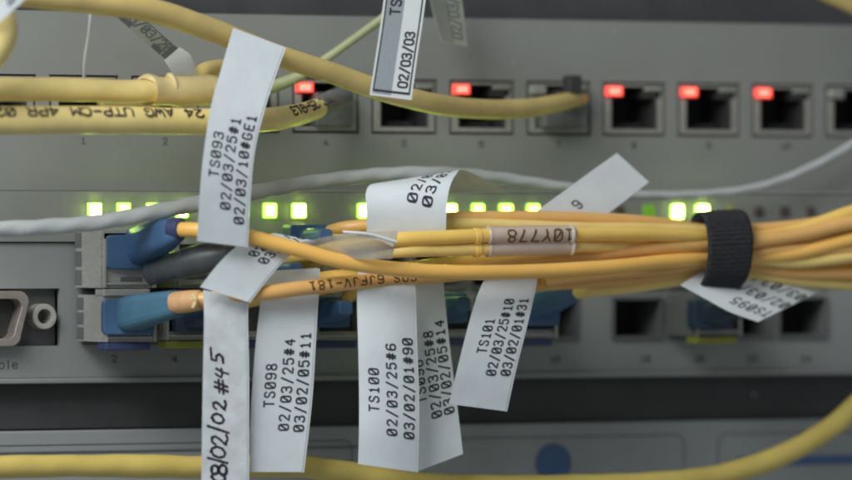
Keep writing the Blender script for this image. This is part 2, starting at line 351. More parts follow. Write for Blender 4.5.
# upper switch: copper ports with red link lights
up = empty('network_switch', 'grey switch with a row of square sockets lit by red lights', 'switch')
pw, ph = 64 * U / math.cos(YAW) * 1.0, None
PZ0, PZ1 = Z(136, 633), Z(82, 633)
xa, xb = X(404.5), X(783)
pitch = (xb - xa) / 5; pw = 63.5 * (X(634) - X(633)); phh = PZ1 - PZ0
centres = [xa + pitch * k for k in range(-5, 8)]
holes = [(c - pw / 2, c + pw / 2, PZ0, PZ1) for c in centres]
UZ0, UZ1 = Z(191.5), Z(17.5)
plate('faceplate', XL, XR, UZ0, UZ1, 0, 0.0014, holes, M['panel'], up)
boxes('chassis', [(XL, XR, 0.0135, 0.05, UZ0 + 0.0003, UZ1 - 0.0003)], M['chassis'], up)
sx, sz = pw / 64, phh / 54
def pl(x): return (x - 32) * sx
def pz(z): return (z - 27) * sz
proto = {}
red_ports = {3.9: 0}
leds = {4: 'red', 6: 'red', 8: 'red', 9: 'red', 10: 'red', 3: 'dimred', 2: 'dimred'}
cz = (PZ0 + PZ1) / 2
shell_me = sock_me = led_me = win_me = pin_me = None
for i, c in enumerate(centres):
    loc = (c, 0, cz)
    if shell_me is None:
        so = plate('ethernet_port', pl(2.4), pl(61.6), pz(2.4), pz(51.8), 0.0002, 0.010, [(pl(9.0), pl(56.5), pz(6.8), pz(38)), (pl(22), pl(42.5), pz(38), pz(49.5)), (pl(3.2), pl(22), pz(38), pz(50)), (pl(42.5), pl(60.8), pz(38), pz(50))], M['shell'], up, loc)
        shell_me = so.data
        kk = plate('socket', pl(9.1), pl(56.4), pz(6.9), pz(49.4), 0.0008, 0.0117, [(pl(11.5), pl(53.5), pz(8), pz(38)), (pl(23), pl(41.5), pz(37.9), pz(48.5))], M['socket'], so, None); sock_me = kk.data
        le = boxes('indicator_light', [(pl(3.2), pl(20.6), -0.0004, 0.006, pz(39.2), pz(49.4))], M['window'], so, 0.0007); led_me = le.data
        wi = boxes('indicator_light', [(pl(43.2), pl(60.7), 0.0001, 0.006, pz(44.5), pz(49.4))], M['window'], so, 0.0003); win_me = wi.data
        pi = boxes('contact_pins', [(pl(17 + 4.1 * k), pl(18.4 + 4.1 * k), 0.0045, 0.0095, pz(9), pz(13)) for k in range(8)], M['dark'], so); pin_me = pi.data
        objs = [le]
    else:
        so = bpy.data.objects.new('ethernet_port', shell_me); COL.objects.link(so); so.parent = up; so.location = loc
        for nm, me in (('socket', sock_me), ('indicator_light', led_me), ('indicator_light', win_me), ('contact_pins', pin_me)):
            o = bpy.data.objects.new(nm, me); COL.objects.link(o); o.parent = so
            if me is led_me: le = o
            if nm == 'indicator_light':
                bv = o.modifiers.new('bevel', 'BEVEL'); bv.width = 0.0007; bv.segments = 3
    if i in leds:
        bpy.data.objects.remove(le)
        k_ = leds[i]
        le = lamp_box('indicator_light', (pl(3.4), pl(19.6), pz(40), pz(49.3)), -0.0004, 0.006, .66, M[k_], M['redcore' if k_ == 'red' else k_], so); le['label'] = 'glowing red indicator light'
# numbers under the copper ports
nums = []
for i, c in enumerate(centres[1:], 1):
    o = Vector((c - 0.0006, -LIFT0, Z(148, 633)))
    s = str(i + 0)
    nums.append((s, (lambda a, b, l, o=o: Vector((o.x + a * U, o.y - l * LIFT1, o.z + b * U))), 1.15, 1.0, 6.2, 1.5, G, 0))
lettering('port_numbers', nums, M['greyink'], up)

# lower switch: transceiver cages, status lights
lo = empty('network_switch', 'grey switch with console socket, green status lights and blue fibre plugs', 'switch')
LZ0, LZ1 = Z(373.5), Z(192.5)
slots = []
def slot_group(p0, p1):
    a, b = X(p0), X(p1); w = (b - a) / 4
    for k in range(4):
        for (ya, yb) in ((245, 290), (298, 342)):
            slots.append((a + w * k + w * .04, a + w * (k + 1) - w * .04, Z(yb), Z(ya)))
slot_group(80, 322); slot_group(352, 581); slot_group(609, 829)
rec = (X(-70) - .0005, X(60), Z(346, 30), Z(288.5, 30))
stepz = Z(243)
plate('faceplate', XL, XR, LZ0, stepz, 0.0, 0.0014, slots + [(XL + 1e-5, rec[1], rec[2], rec[3])], M['panel2'], lo)
plate('faceplate', XL, XR, stepz + 0.0003, LZ1, -0.0007, 0.0021, [], M['panel'], lo)
boxes('lower_lip', [(XL, XR, -0.0012, 0.0005, LZ0 - 0.0012, LZ0 - 0.0001)], M['panel2'], lo, 0.0003)
boxes('chassis', [(XL, XR, 0.013, 0.05, LZ0 + 0.0003, LZ1 - 0.0003)], M['chassis'], lo)
for s in slots:
    plate('transceiver_slot', s[0] + 1e-4, s[1] - 1e-4, s[2] + 1e-4, s[3] - 1e-4, -0.0006, 0.0125, [(s[0] + 6e-4, s[1] - 6e-4, s[2] + 9e-4, s[3] - 6e-4)], M['recess'], lo)
cp = boxes('console_recess', [(XL + 2e-5, rec[1] - 1e-5, 0.0028, 0.004, rec[2] + 1e-5, rec[3] - 1e-5)], M['recess'], lo)
# nine-pin socket
def dshape(cx, cz, w, h, r, n=6):
    out = []
    for (sxg, szg, wx) in ((1, 1, w), (-1, 1, w), (-1, -1, w * .86), (1, -1, w * .86)):
        a0 = {(1, 1): 0, (-1, 1): 90, (-1, -1): 180, (1, -1): 270}[(sxg, szg)]
        for k in range(n + 1):
            a = math.radians(a0 + 90 * k / n)
            out.append((cx + sxg * (wx - r) + r * math.cos(a), cz + szg * (h - r) + r * math.sin(a)))
    return out
dcx, dcz = X(-36, -1), Z(318.5, 10)
def ringsolid(name, outer, inner, y0, y1, mat, parent):
    n = len(outer); V = [(x, y0, z) for x, z in outer] + [(x, y0, z) for x, z in inner] + [(x, y1, z) for x, z in outer] + [(x, y1, z) for x, z in inner]; F = []
    for i in range(n):
        j = (i + 1) % n
        F += [(i, j, n + j, n + i), (i, 2 * n + i, 2 * n + j, j), (n + i, n + j, 3 * n + j, 3 * n + i)]
    o = mesh(name, V, F, mat, parent); bv = o.modifiers.new('bevel', 'BEVEL'); bv.width = 2e-4; bv.segments = 2; return o
ds = ringsolid('console_socket', dshape(dcx, dcz, 0.0124, 0.0056, 0.0022), dshape(dcx, dcz, 0.0108, 0.0040, 0.0016), -0.0035, 0.0028, M['pinkmetal'], lo)
boxes('socket_insert', [(dcx - 0.0105, dcx + 0.0105, 0.0006, 0.0027, dcz - 0.0038, dcz + 0.0038)], M['socket'], ds)
# hexagonal screw-lock nut
nx, nz = X(40.5, -1), Z(316.5, 40)
hexo = [(nx + .0026 * math.cos(math.radians(a)), nz + .0026 * math.sin(math.radians(a))) for a in range(0, 360, 15)]
hexi = [(nx + .0015 * math.cos(math.radians(a)), nz + .0015 * math.sin(math.radians(a))) for a in range(0, 360, 15)]
hn = ringsolid('screw_nut', hexo, hexi, -0.0015, 0.0028, M['chrome'], lo)
# status lights
LEDX = [(93, 'green'), (122, 'green2'), (151, 'green'), (180, 'green'), (240, 'green2'), (268, 'green2'), (297, 'green'), (362, 'green'), (391, 'green2'), (420, 'green'), (448, 'green'), (476, 'green2'), (504, 'green2'), (531, 'green2'),
        (591, 'dimyellow'), (618, 'offled'), (647, 'dimgreen'), (675, 'green'), (700, 'green'), (729, 'dimyellow'), (757, 'offled'), (783, 'offled'), (809, 'offled')]
lz = Z(211)
for px, k in LEDX:
    x = X(px); w = 6.3 * (X(434) - X(433)) ; hgt = 7.2 * U
    if k in ('dimyellow', 'offled'): w *= .8; hgt *= .8
    if k == 'green' and px in (151, 362, 448): k = 'green3'
    j_ = 1 + .06 * math.sin(px * 1.7)
    if k.startswith('green'): o = lamp_box('status_light', (x - w * j_, x + w * j_, lz - hgt, lz + hgt), -0.0012, 0.001, .80, M['greenrim'], M[k], lo)
    else: o = boxes('status_light', [(x - w, x + w, -0.0012, 0.001, lz - hgt, lz + hgt)], M[k], lo, 0.0006)
    if k.startswith('green'): o['label'] = 'bright yellow-green status light'
# port numbers and the console caption
lettering('console_caption', [('Console', flat_map(-28, 369), 1.25, 1.35, 6.4, 1.5, G, 0)], M['greyink'], lo)
txt = []
for n_, px in ((2, 112), (4, 172), (6, 230), (8, 291), (10, 377), (12, 435), (14, 496), (16, 550), (18, 640), (20, 694), (22, 747), (24, 801)):
    txt.append((str(n_), flat_map(px, 362), 1.1, 1.05, 6, 1.5, G, 0))
lettering('port_numbers', txt, M['greyink'], lo)

# lowest unit
bt = empty('network_unit', 'lowest grey unit with rounded outline grooves and a blue disc', 'network unit')
BZ1 = Z(425)
boxes('faceplate', [(XL, XR, 0.0, 0.0014, Z(620), BZ1)], M['panel3'], bt, 0.0004)
boxes('chassis', [(XL, XR, 0.0016, 0.05, Z(619), BZ1 - .0004)], M['chassis'], bt)
def rrect(px0, px1, py0, py1, rad, w):
    x0, x1, z1, z0 = X(px0), X(px1), Z(py0), Z(py1)
    def loop(e):
        out = []
        for cx, cz_, a0 in ((x1 - rad, z1 - rad, 0), (x0 + rad, z1 - rad, 90), (x0 + rad, z0 + rad, 180), (x1 - rad, z0 + rad, 270)):
            for k in range(7):
                a = math.radians(a0 + 15 * k); out.append((cx + (rad + e) * math.cos(a), cz_ + (rad + e) * math.sin(a)))
        return out
    return loop(w / 2), loop(-w / 2)
for (a, b) in ((-60, 352), (362, 684), (718, 960)):
    o_, i_ = rrect(a, b, 439, 560, 0.002, 0.0003)
    n = len(o_); V = [(x, -LIFT0, z) for x, z in o_] + [(x, -LIFT0, z) for x, z in i_]
    mesh('outline_groove', V, [(k, (k + 1) % n, n + (k + 1) % n, n + k) for k in range(n)], M['greyink'], bt)
bx_, bz_ = X(553), Z(463, 553); R_ = 19.5 * U
V = []
for y in (-0.0004, 0.0):
    V += [(bx_ + R_ * math.cos(a * math.pi / 20), y, bz_ + R_ * math.sin(a * math.pi / 20)) for a in range(40)]
mesh('blue_disc', V, [tuple(range(39, -1, -1))] + [(k, (k + 1) % 40, 40 + (k + 1) % 40, 40 + k) for k in range(40)], M['bluepaint'], bt)
boxes('blue_stripe', [(X(737), X(960), -0.0002, 0.0, Z(465, 790), Z(456, 790))], M['bluepaint'], bt)
boxes('seam_strip', [(XL, X(390), -0.0003, 0.0, Z(446.5), Z(445))], M['greyink'], bt)

# ------------------------------------------------------------------ transceivers in the cages
GP = 'transceivers plugged into the lower switch'
def transceiver(px0, px1, py0, py1, h, label, tab, bar=1.7, skin='metal'):
    """metal module whose open mouth stands h mm in front of the rack between these pixels"""
    t = empty('transceiver', label, 'transceiver', GP)
    a, b = P(px0, py1, h), P(px1, py0, h); y = -h * 1e-3
    k = 0.0007
    plate('shell', a.x, b.x, a.z, b.z, y, h * 1e-3 - 0.0011, [(a.x + k, b.x - k, a.z + bar * 1e-3, b.z - k * 1.2)], M[skin], t)
    boxes('mouth', [(a.x + k * 1.05, b.x - k * 1.05, y + 0.004, y + 0.0055, a.z + bar * 1e-3 + .00005, b.z - k * 1.3)], M['recess'], t)
    if bar > 3: boxes('latch_slot', [(a.x + (b.x - a.x) * .34, a.x + (b.x - a.x) * .72, y - 0.0003, y + 0.001, a.z + .0014, a.z + .0022)], M['recess'], t, 0.0001)
    boxes('bail_latch', [(a.x + (b.x - a.x) * .02, a.x + (b.x - a.x) * .86, y - 0.0008, y + 0.004, a.z - 0.0017, a.z - 0.0002)], M[tab], t, 0.0003)
    boxes('spring_gasket', [(a.x - 0.00012, a.x - 0.00001, y + h * 0.7e-3 + (0.0001 if q else 0), -0.0008, a.z + (b.z - a.z) * (.04 + .32 * q), a.z + (b.z - a.z) * (.30 + .32 * q)) for q in range(3)], M['recess'], t, 0.0001)
    m = (b.x - a.x)
    boxes('wire_bail', [(a.x + m * .02, a.x + m * .07, y - 0.0009, y - 0.0002, a.z, b.z - .002), (a.x + m * .90, a.x + m * .96, y - 0.0009, y - 0.0002, a.z, a.z + .0035), (a.x + m * .071, a.x + m * .899, y - 0.0007, y - 0.0001, a.z + 0.0006, a.z + 0.0011)], M['metal'], t, 0.0001)
    return t
transceiver(101, 157, 229, 288, 15, 'open metal transceiver at the top left, mouth around the blue plug under the grey cable', 'metal', 3.9)
transceiver(103, 157, 295, 342, 15, 'metal transceiver at lower left, right of the console socket, holding the teal boot plug', 'bluetab')
transceiver(164, 216, 297, 340, 15, 'metal transceiver with a yellow latch left of the handwritten label', 'yellowtab')
transceiver(222, 272, 297, 340, 15, 'metal transceiver with its blue plug between the handwritten label and the label TS098', 'bluetab')
transceiver(314, 362, 297, 340, 15, 'metal transceiver in the gap between label TS098 and label TS100', 'bluetab')
transceiver(424, 474, 296, 338, 15, 'metal transceiver seen through the gap between label TS096 and label TS101', 'bluetab')
transceiver(508, 558, 296, 338, 15, 'metal transceiver just right of label TS101, above number 16', 'bluetab')
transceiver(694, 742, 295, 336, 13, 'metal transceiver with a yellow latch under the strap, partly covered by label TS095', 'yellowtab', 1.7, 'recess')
transceiver(176, 226, 240, 288, 13, 'dark metal transceiver behind the smoky plastic cap and the white folded label', 'bluetab')
transceiver(262, 314, 240, 286, 13, 'dark metal transceiver in shadow under the topmost orange fibre', 'bluetab')

# ------------------------------------------------------------------ fibre patch cables
GF = 'orange fibre patch cables tied in one bundle'
def fibre(label, path, mat, r=7.0, plug=None, boot=None, tip=None, text=None, plastic='blue'):
    f = empty('fibre_cable', label, 'fibre cable', GF)
    o, pth = tube('jacket', path, r, mat, f, wob=0.006, n=14)
    if plug: rsweep('plug', plug, M[plastic], f, n=4)
    if boot: rsweep('boot', boot, M['teal'] if tip == 'peach' else M[plastic], f, rnd=0.55)
    return f, pth
def small_plug(px, py, h=14, dx=24, dy=-4):
    return ([(px, py, h - 4, 15, 20), (px + 8, py, h + 4, 15, 20)], [(px + 6, py, h + 3, 11, 12), (px + dx * .6, py + dy * .4, h + 10, 10, 10), (px + dx, py + dy, h + 17, 7, 7)])

f1, p1 = fibre('topmost orange fibre crossing in front, from the upper left blue plug through the label TS093',
      [(166, 231, 29), (182, 229.5, 33), (208, 231, 37), (247, 236.5, 41), (300, 250, 44), (345, 262, 46), (400, 269.5, 47), (460, 272.5, 47), (530, 271.5, 45), (610, 267, 43), (670, 261, 40), (730, 257, 37), (790, 254, 38), (852, 239, 41), (920, 226, 44)], M['orange'], 7.2,
      plug=[(128, 252, 12, 16.5, 26), (133, 252, 17, 16.5, 26)], boot=[(142, 247, 15, 19, 18), (152, 241, 23, 17, 15), (166, 234, 29, 15, 13), (178, 229, 32, 11, 9)])
c_, _ = tube('boot_collar', [(172, 229, 31), (181, 229, 33)], [11, 10.4], M['bluetab'], f1)
f2, p2 = fibre('orange fibre with upside-down print, leaving the teal boot at lower left below the first label',
      [(176, 303, 32), (200, 300, 36), (232, 297, 38.5), (262, 293.5, 40), (300, 288.5, 41), (345, 283.5, 41), (400, 278.5, 40), (455, 274, 39), (520, 263.5, 39), (600, 254.5, 39), (665, 247, 39), (730, 243.5, 38), (790, 236, 39), (852, 222.5, 42), (920, 212, 44)], M['orange2'], 7.3,
      plug=[(124, 317, 12, 17, 25), (129, 317, 18, 17, 25)], boot=[(128, 314, 16, 15, 13), (134, 313, 19, 17, 16), (150, 309, 24, 15.5, 15), (178, 303, 31, 12.5, 12)], tip='peach')
tube('crimp_sleeve', [(174, 303, 31), (188, 301.5, 34), (201, 300, 36)], [10.5, 10.5, 9.5], M['peach'], f2)
rsweep('clip', [(192, 294, 38, 1.5, 2), (196, 300, 38.5, 2, 2), (193, 308, 38, 1.5, 2)], M['cream_boot'], f2, rnd=.8)
f3, p3 = fibre('upper amber fibre of the pair that enters the clear sleeve marked 10Y778',
      [(262, 262, 20), (310, 254, 30), (350, 245, 38), (398, 239.5, 43), (440, 237.5, 44), (500, 235, 44), (570, 234.5, 43), (640, 234, 41), (690, 236, 39), (730, 238.5, 37), (785, 234, 38), (852, 212, 41), (920, 194, 43)], M['amber'], 7.0, *small_plug(232, 268))
f4, p4 = fibre('lower amber fibre of the sleeved pair, just above the front fibre',
      [(300, 266, 22), (335, 257, 32), (398, 251, 42), (440, 250, 43), (500, 248, 43), (570, 246, 42), (640, 247, 38), (700, 251, 37), (730, 253, 37), (790, 262, 37), (852, 256, 40), (920, 246, 42)], M['pale_amber'], 6.5, *small_plug(272, 274))
f5, p5 = fibre('rearmost orange fibre along the top of the bundle below the green lights',
      [(330, 232, 24), (348, 227.5, 29), (400, 223, 33), (455, 218.5, 35), (520, 217.5, 36), (590, 219, 36), (650, 222.5, 36), (700, 230, 35), (730, 231, 35), (790, 227, 36), (852, 217.5, 38), (920, 210, 40)], M['orange2'], 6.6, *small_plug(302, 240))
f5b, _ = fibre('amber fibre rising behind the curled label, second from the top of the bundle',
      [(318, 243, 22), (345, 236, 28), (400, 230, 33), (455, 224.5, 36), (520, 226, 38), (590, 228.5, 38), (650, 229, 37), (700, 231, 36), (730, 234, 36), (790, 239, 37), (852, 236, 39), (920, 233, 41)], M['pale_amber'], 6.2, *small_plug(288, 250))
f6, _ = fibre('dull amber fibre behind the printed fibre, above the label TS098',
      [(300, 284, 30), (330, 278, 32), (400, 270, 35), (460, 263, 37), (520, 257, 37), (600, 262, 35), (660, 262, 34), (730, 264, 34), (790, 262, 35), (852, 258, 37), (920, 252, 39)], M['amber'], 7.2, *small_plug(284, 290, 8))
f7, _ = fibre('brownish fibre along the underside of the bundle beside the label TS101',
      [(512, 290, 28), (533, 285, 30), (580, 281.5, 32), (640, 276.5, 34), (700, 267, 35), (730, 266, 34), (790, 272, 35), (852, 272.5, 37), (920, 272, 39)], M['orange2'], 7.2, *small_plug(440, 308))
f8, _ = fibre('lowest dull amber fibre, running from the blue plug right of label TS101',
      [(572, 294, 25), (592, 290.5, 29), (640, 285.5, 32), (700, 276.5, 34), (730, 274, 34), (790, 279, 34), (852, 284, 35), (920, 287, 36)], M['pale_amber'], 6.6,
      plug=[(533, 308, 10, 18, 22), (538, 308, 18, 18, 22)], boot=[(536, 305, 17, 15, 16), (556, 298, 22, 13, 13), (578, 292, 26, 8, 8)])
f9, _ = fibre('short brown fibre between the front fibre and the lower bundle edge near the strap',
      [(545, 280, 36), (600, 274, 37), (660, 269, 37), (705, 262, 37), (730, 259, 37), (790, 249, 38), (852, 249, 40), (920, 246, 42)], M['orange2'], 6.6, None, None)
# loose blue plugs whose fibres vanish under the labels
for (px, py, lab, path) in ((322, 312, 'blue plugged fibre dropping into the gap between labels TS098 and TS100', [(346, 300, 28), (358, 288, 30), (400, 274, 32), (470, 264, 34), (560, 259, 35), (680, 262, 35)]),
                            (188, 317, 'dark blue plugged fibre left of the handwritten label above the yellow latch', [(212, 311, 26), (240, 303, 27), (300, 292, 29), (400, 276, 31), (480, 268, 33), (600, 256, 34), (690, 256, 34)]),
                            (706, 314, 'blue plugged fibre hidden under the strap beside label TS095', [(724, 306, 26), (745, 288, 30), (790, 276, 31), (852, 279, 33), (920, 280, 35)])):
    pg, bo = small_plug(px, py, 16)
    fibre(lab, path, M['amber'], 6.4, pg, bo, plastic='navy' if px != 322 else 'blue')

# ------------------------------------------------------------------ strap
def strap():
    axis = [P(697, 250.5, 37), P(742, 248, 37)]
    t = (axis[1] - axis[0]).normalized(); c = (axis[0] + axis[1]) / 2; L = (axis[1] - axis[0]).length
    u = (UPV - UPV.dot(t) * t).normalized(); s = t.cross(u)
    V = []; F = []; nl, na = 40, 312
    prof = []
    for j in range(nl + 1):
        x = -0.5 + j / nl; ridge = 0.14e-3 * math.sin(j * 1.9); e = 1 - max(0, abs(x) - .44) * 1.2
        prof.append((x * L, ridge, e))
    for (x, rg, e) in prof:
        for k in range(na):
            a = 2 * math.pi * k / na
            lump = 1 + .025 * math.sin(3 * a + 1) + .015 * math.sin(7 * a)
            ridge = (0.13e-3 if 0.05 < math.sin(a) < 0.75 else 0.04e-3) * math.sin(a * 52)
            V.append(c + t * (x + 0.0006 * math.sin(a)) + (u * (39.5 * U * lump * e + ridge) * math.sin(a)) + s * ((25 * U * lump * e + ridge) * math.cos(a)))
    inner = len(V)
    for (x, rg, e) in (prof[0], prof[-1]):
        for k in range(na):
            a = 2 * math.pi * k / na
            V.append(c + t * (x + 0.0006 * math.sin(a)) + u * (36.5 * U * math.sin(a)) + s * (22.5 * U * math.cos(a)))
    for j in range(nl):
        for k in range(na):
            k2 = (k + 1) % na; F.append((j * na + k, j * na + k2, (j + 1) * na + k2, (j + 1) * na + k))
    for k in range(na):
        k2 = (k + 1) % na
        F.append((k, inner + k, inner + k2, k2)); F.append((nl * na + k, nl * na + k2, inner + na + k2, inner + na + k)); F.append((inner + k, inner + na + k, inner + na + k2, inner + k2))
    return mesh('cable_strap', V, F, M['velcro'], None, smooth=True)
tag(strap(), 'black hook-and-loop strap wrapped round the orange fibre bundle', 'strap')

# ------------------------------------------------------------------ copper cables
GC = 'yellow copper network cables'
def cable_text(name, pth, items, mat, parent):
    """items: (text, s0, phi_px, ua, ub, adv, stroke): lettering turned upside down along the cable, starting at fraction s0"""
    Wp, R, N, B = pth
    cum = [0]
    for i in range(1, len(Wp)): cum.append(cum[-1] + (Wp[i] - Wp[i - 1]).length)
    its = []
    for (text, s0, phi, ua, ub, adv, sw) in items:
        def mp(a, b, l, s0=s0, phi=phi):
            s = min(max(cum[-1] * s0 - a * U, 0), cum[-1] - 1e-9)
            i = 0
            while i < len(cum) - 2 and cum[i + 1] < s: i += 1
            f = (s - cum[i]) / max(1e-9, cum[i + 1] - cum[i])
            w = Wp[i].lerp(Wp[i + 1], f); r = R[i] * (1 - f) + R[i + 1] * f
            n = N[i].lerp(N[i + 1], f).normalized(); bb = B[i].lerp(B[i + 1], f).normalized()
            down = -bb if bb.z > 0 else bb
            ang = (b - 3 * ub + phi) * U / r
            return w + (n * math.cos(ang) + down * math.sin(ang)) * (r * 1.02 + LIFT0 + l * LIFT1)
        its.append((text, mp, ua, ub, adv, sw, G, 0.12))
    return lettering(name, its, mat, parent)
cable_text('printed_text', p2, [('SDS 6JFJV-181', 0.305, -1.0, 1.45, 1.35, 9.0, 1.5)], M['faintink'], f2)

c1 = empty('network_cable', 'long yellow cable sagging from the top left corner behind the bordered label', 'network cable', GC)
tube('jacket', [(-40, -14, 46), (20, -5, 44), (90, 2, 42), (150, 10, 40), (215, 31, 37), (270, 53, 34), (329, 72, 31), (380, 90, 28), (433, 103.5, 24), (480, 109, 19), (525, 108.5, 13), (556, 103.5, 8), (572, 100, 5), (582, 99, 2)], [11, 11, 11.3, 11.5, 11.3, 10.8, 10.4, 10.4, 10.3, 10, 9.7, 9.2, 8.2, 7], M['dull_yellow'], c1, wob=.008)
xp = centres[7]; rp = boxes('plug', [(xp - 20 * sx, xp + 23 * sx, -0.003, 0.008, PZ0 + 7 * sz, PZ0 + 37 * sz)], M['clearplug'], c1, 0.0006)
boxes('latch_tab', [(xp - 7 * sx, xp + 8 * sx, -0.0035, 0.006, PZ1 - 15 * sz, PZ1 - 9 * sz), (xp - 4 * sx, xp + 9 * sx, -0.007, -0.0034, PZ1 - 13 * sz, PZ1 + 5 * sz)], M['socket'], rp, 0.0004)

c2 = empty('network_cable', 'straight yellow cable at upper left ending in a cream rubber boot', 'network cable', GC)
tube('jacket', [(-50, 90, 38), (0, 89.5, 37), (60, 89.5, 36), (120, 91, 35), (155, 91, 34), (215, 92, 28), (240, 96, 16), (250, 102, 6)], [11.5, 11.5, 11.3, 11, 10.8, 9, 8.5, 8], M['yellow'], c2, wob=.012)
tube('boot', [(146.7, 90.5, 34.6), (147.3, 90.2, 34.5), (150, 90.2, 34.3), (160, 91, 33.6), (170, 91, 32.9), (178, 91.5, 32.3), (190, 91.5, 31.5), (202, 90.5, 30.2), (212, 90, 29), (224, 91, 25)], [12.4, 15.2, 15.0, 13.8, 14.2, 14.8, 14.6, 15, 14.5, 10], M['cream_boot'], c2, n=12, wob=.008)
tube('boot_crease', [(166, 76, 33.5), (170, 75.5, 34.4), (174, 80, 35.3), (176, 87, 35.6), (174, 94, 35.2)], [0.8, 3.0, 2.6, 1.8, .5], M['cream_boot'], c2, sides=12)
c3 = empty('network_cable', 'thick yellow cable with upside-down black print, curving up into a socket', 'network cable', GC)
_, p3c = tube('jacket', [(-60, 121, 40), (0, 120.5, 40), (70, 120, 40), (140, 120.5, 39), (200, 121.5, 37), (250, 121, 33), (290, 116.5, 26), (318, 108.5, 18), (333, 101, 11)], [13.3, 13.3, 13.3, 13, 12.6, 12, 11, 9.8, 9], M['yellow'], c3, wob=.006)
tube('boot', [(318, 108.5, 18), (332, 101, 11), (344, 97, 6)], [10.4, 11, 10], M['clearplug'], c3)
xp = centres[4]; boxes('plug', [(xp - 12 * sx, xp + 24 * sx, -0.0015, 0.008, PZ0 + 6 * sz, PZ0 + 40 * sz)], M['clearplug'], c3, 0.0006)
cable_text('printed_text', p3c, [('24 AWG UTP-CM 4PR 0243', 0.525, -8.9, 2.1, 1.55, 10.8, 2.2)], M['darkprint'], c3)
cable_text('printed_text', p3c, [('75C 25-913', 0.955, -5.6, 2.0, 1.6, 9.6, 2.1)], M['darkprint'], c3)
c4 = empty('network_cable', 'bright yellow cable loop cut off by the left edge', 'network cable', GC)
tube('jacket', [(-26, -10, 52), (-6, 10, 52), (2, 28, 51), (-2, 46, 50), (-14, 64, 48), (-30, 78, 46)], [13.5, 14, 14.3, 14, 12.5, 11], M['yellow'], c4, sides=24)
c5 = empty('network_cable', 'short stub of yellow cable showing behind the cream boot', 'network cable', GC)
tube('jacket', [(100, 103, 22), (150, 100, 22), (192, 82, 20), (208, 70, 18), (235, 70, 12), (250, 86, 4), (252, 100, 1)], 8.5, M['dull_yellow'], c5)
c6 = empty('network_cable', 'mustard cable sagging along the bottom edge from left to right', 'network cable', GC)
tube('jacket', [(-50, 467, 24), (0, 467, 24), (60, 466, 24), (130, 466, 24), (200, 467, 24), (280, 466, 24), (330, 470, 24), (380, 478, 24), (440, 485, 24), (520, 486, 23), (600, 485, 22), (680, 481, 21), (740, 470, 20), (795, 449, 20), (845, 416, 20), (900, 360, 20)], [11, 11, 10.6, 11.2, 11, 11, 11, 11, 11, 11, 11, 11, 11, 11, 11, 11], M['mustard'], c6, wob=.02)
c7 = empty('network_cable', 'blurred tan cable crossing the top right corner', 'network cable', GC)
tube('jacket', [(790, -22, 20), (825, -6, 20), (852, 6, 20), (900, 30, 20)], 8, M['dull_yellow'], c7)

# grey-white twisted cable
c8 = tube('network_cable', [(-50, 229, 30), (0, 229, 30), (50, 226.5, 30), (100, 222, 30), (150, 213, 29), (200, 203, 27), (250, 193, 24), (300, 184, 20), (350, 177.5, 18), (400, 173.5, 17), (450, 173.5, 16), (500, 178, 15), (550, 185.5, 14), (600, 192, 12), (650, 195.5, 10), (710, 194, 8), (760, 186.5, 7), (805, 170, 6), (852, 144, 5), (890, 110, 4)],
     [7.6, 7.6, 7.6, 7.6, 7.8, 7.8, 7.4, 7.2, 7, 6.8, 6.4, 6.0, 5.6, 5.2, 4.7, 4.3, 4, 3.8, 3.7, 3.6], M['white_cable'], None, sides=28, n=16, twist=800, tw_amp=.055)[0]
tag(c8, 'grey-white twisted cable arching across the whole picture above the green lights', 'network cable')
c9 = tube('network_cable', [(235, 98, 4), (262, 90, 6), (300, 76, 8), (330, 56, 10), (380, 20, 13), (420, -10, 16)], [7, 7, 5.4, 4.4, 4.4, 4.4], M['palegreen'], None)[0]
tag(c9, 'thin olive cable rising diagonally to behind the bordered label', 'network cable')
c10 = tube('cable_tie', [(92, -12, 36), (91, 10, 36), (89, 32, 34), (85, 60, 30), (84, 82, 26)], [1.3, 1.4, 1.3, 1.7, 1.4], M['paper_edge'], None, sides=8)[0]
tag(c10, 'thin whitish tie tail hanging between two yellow cables at upper left', 'cable tie')

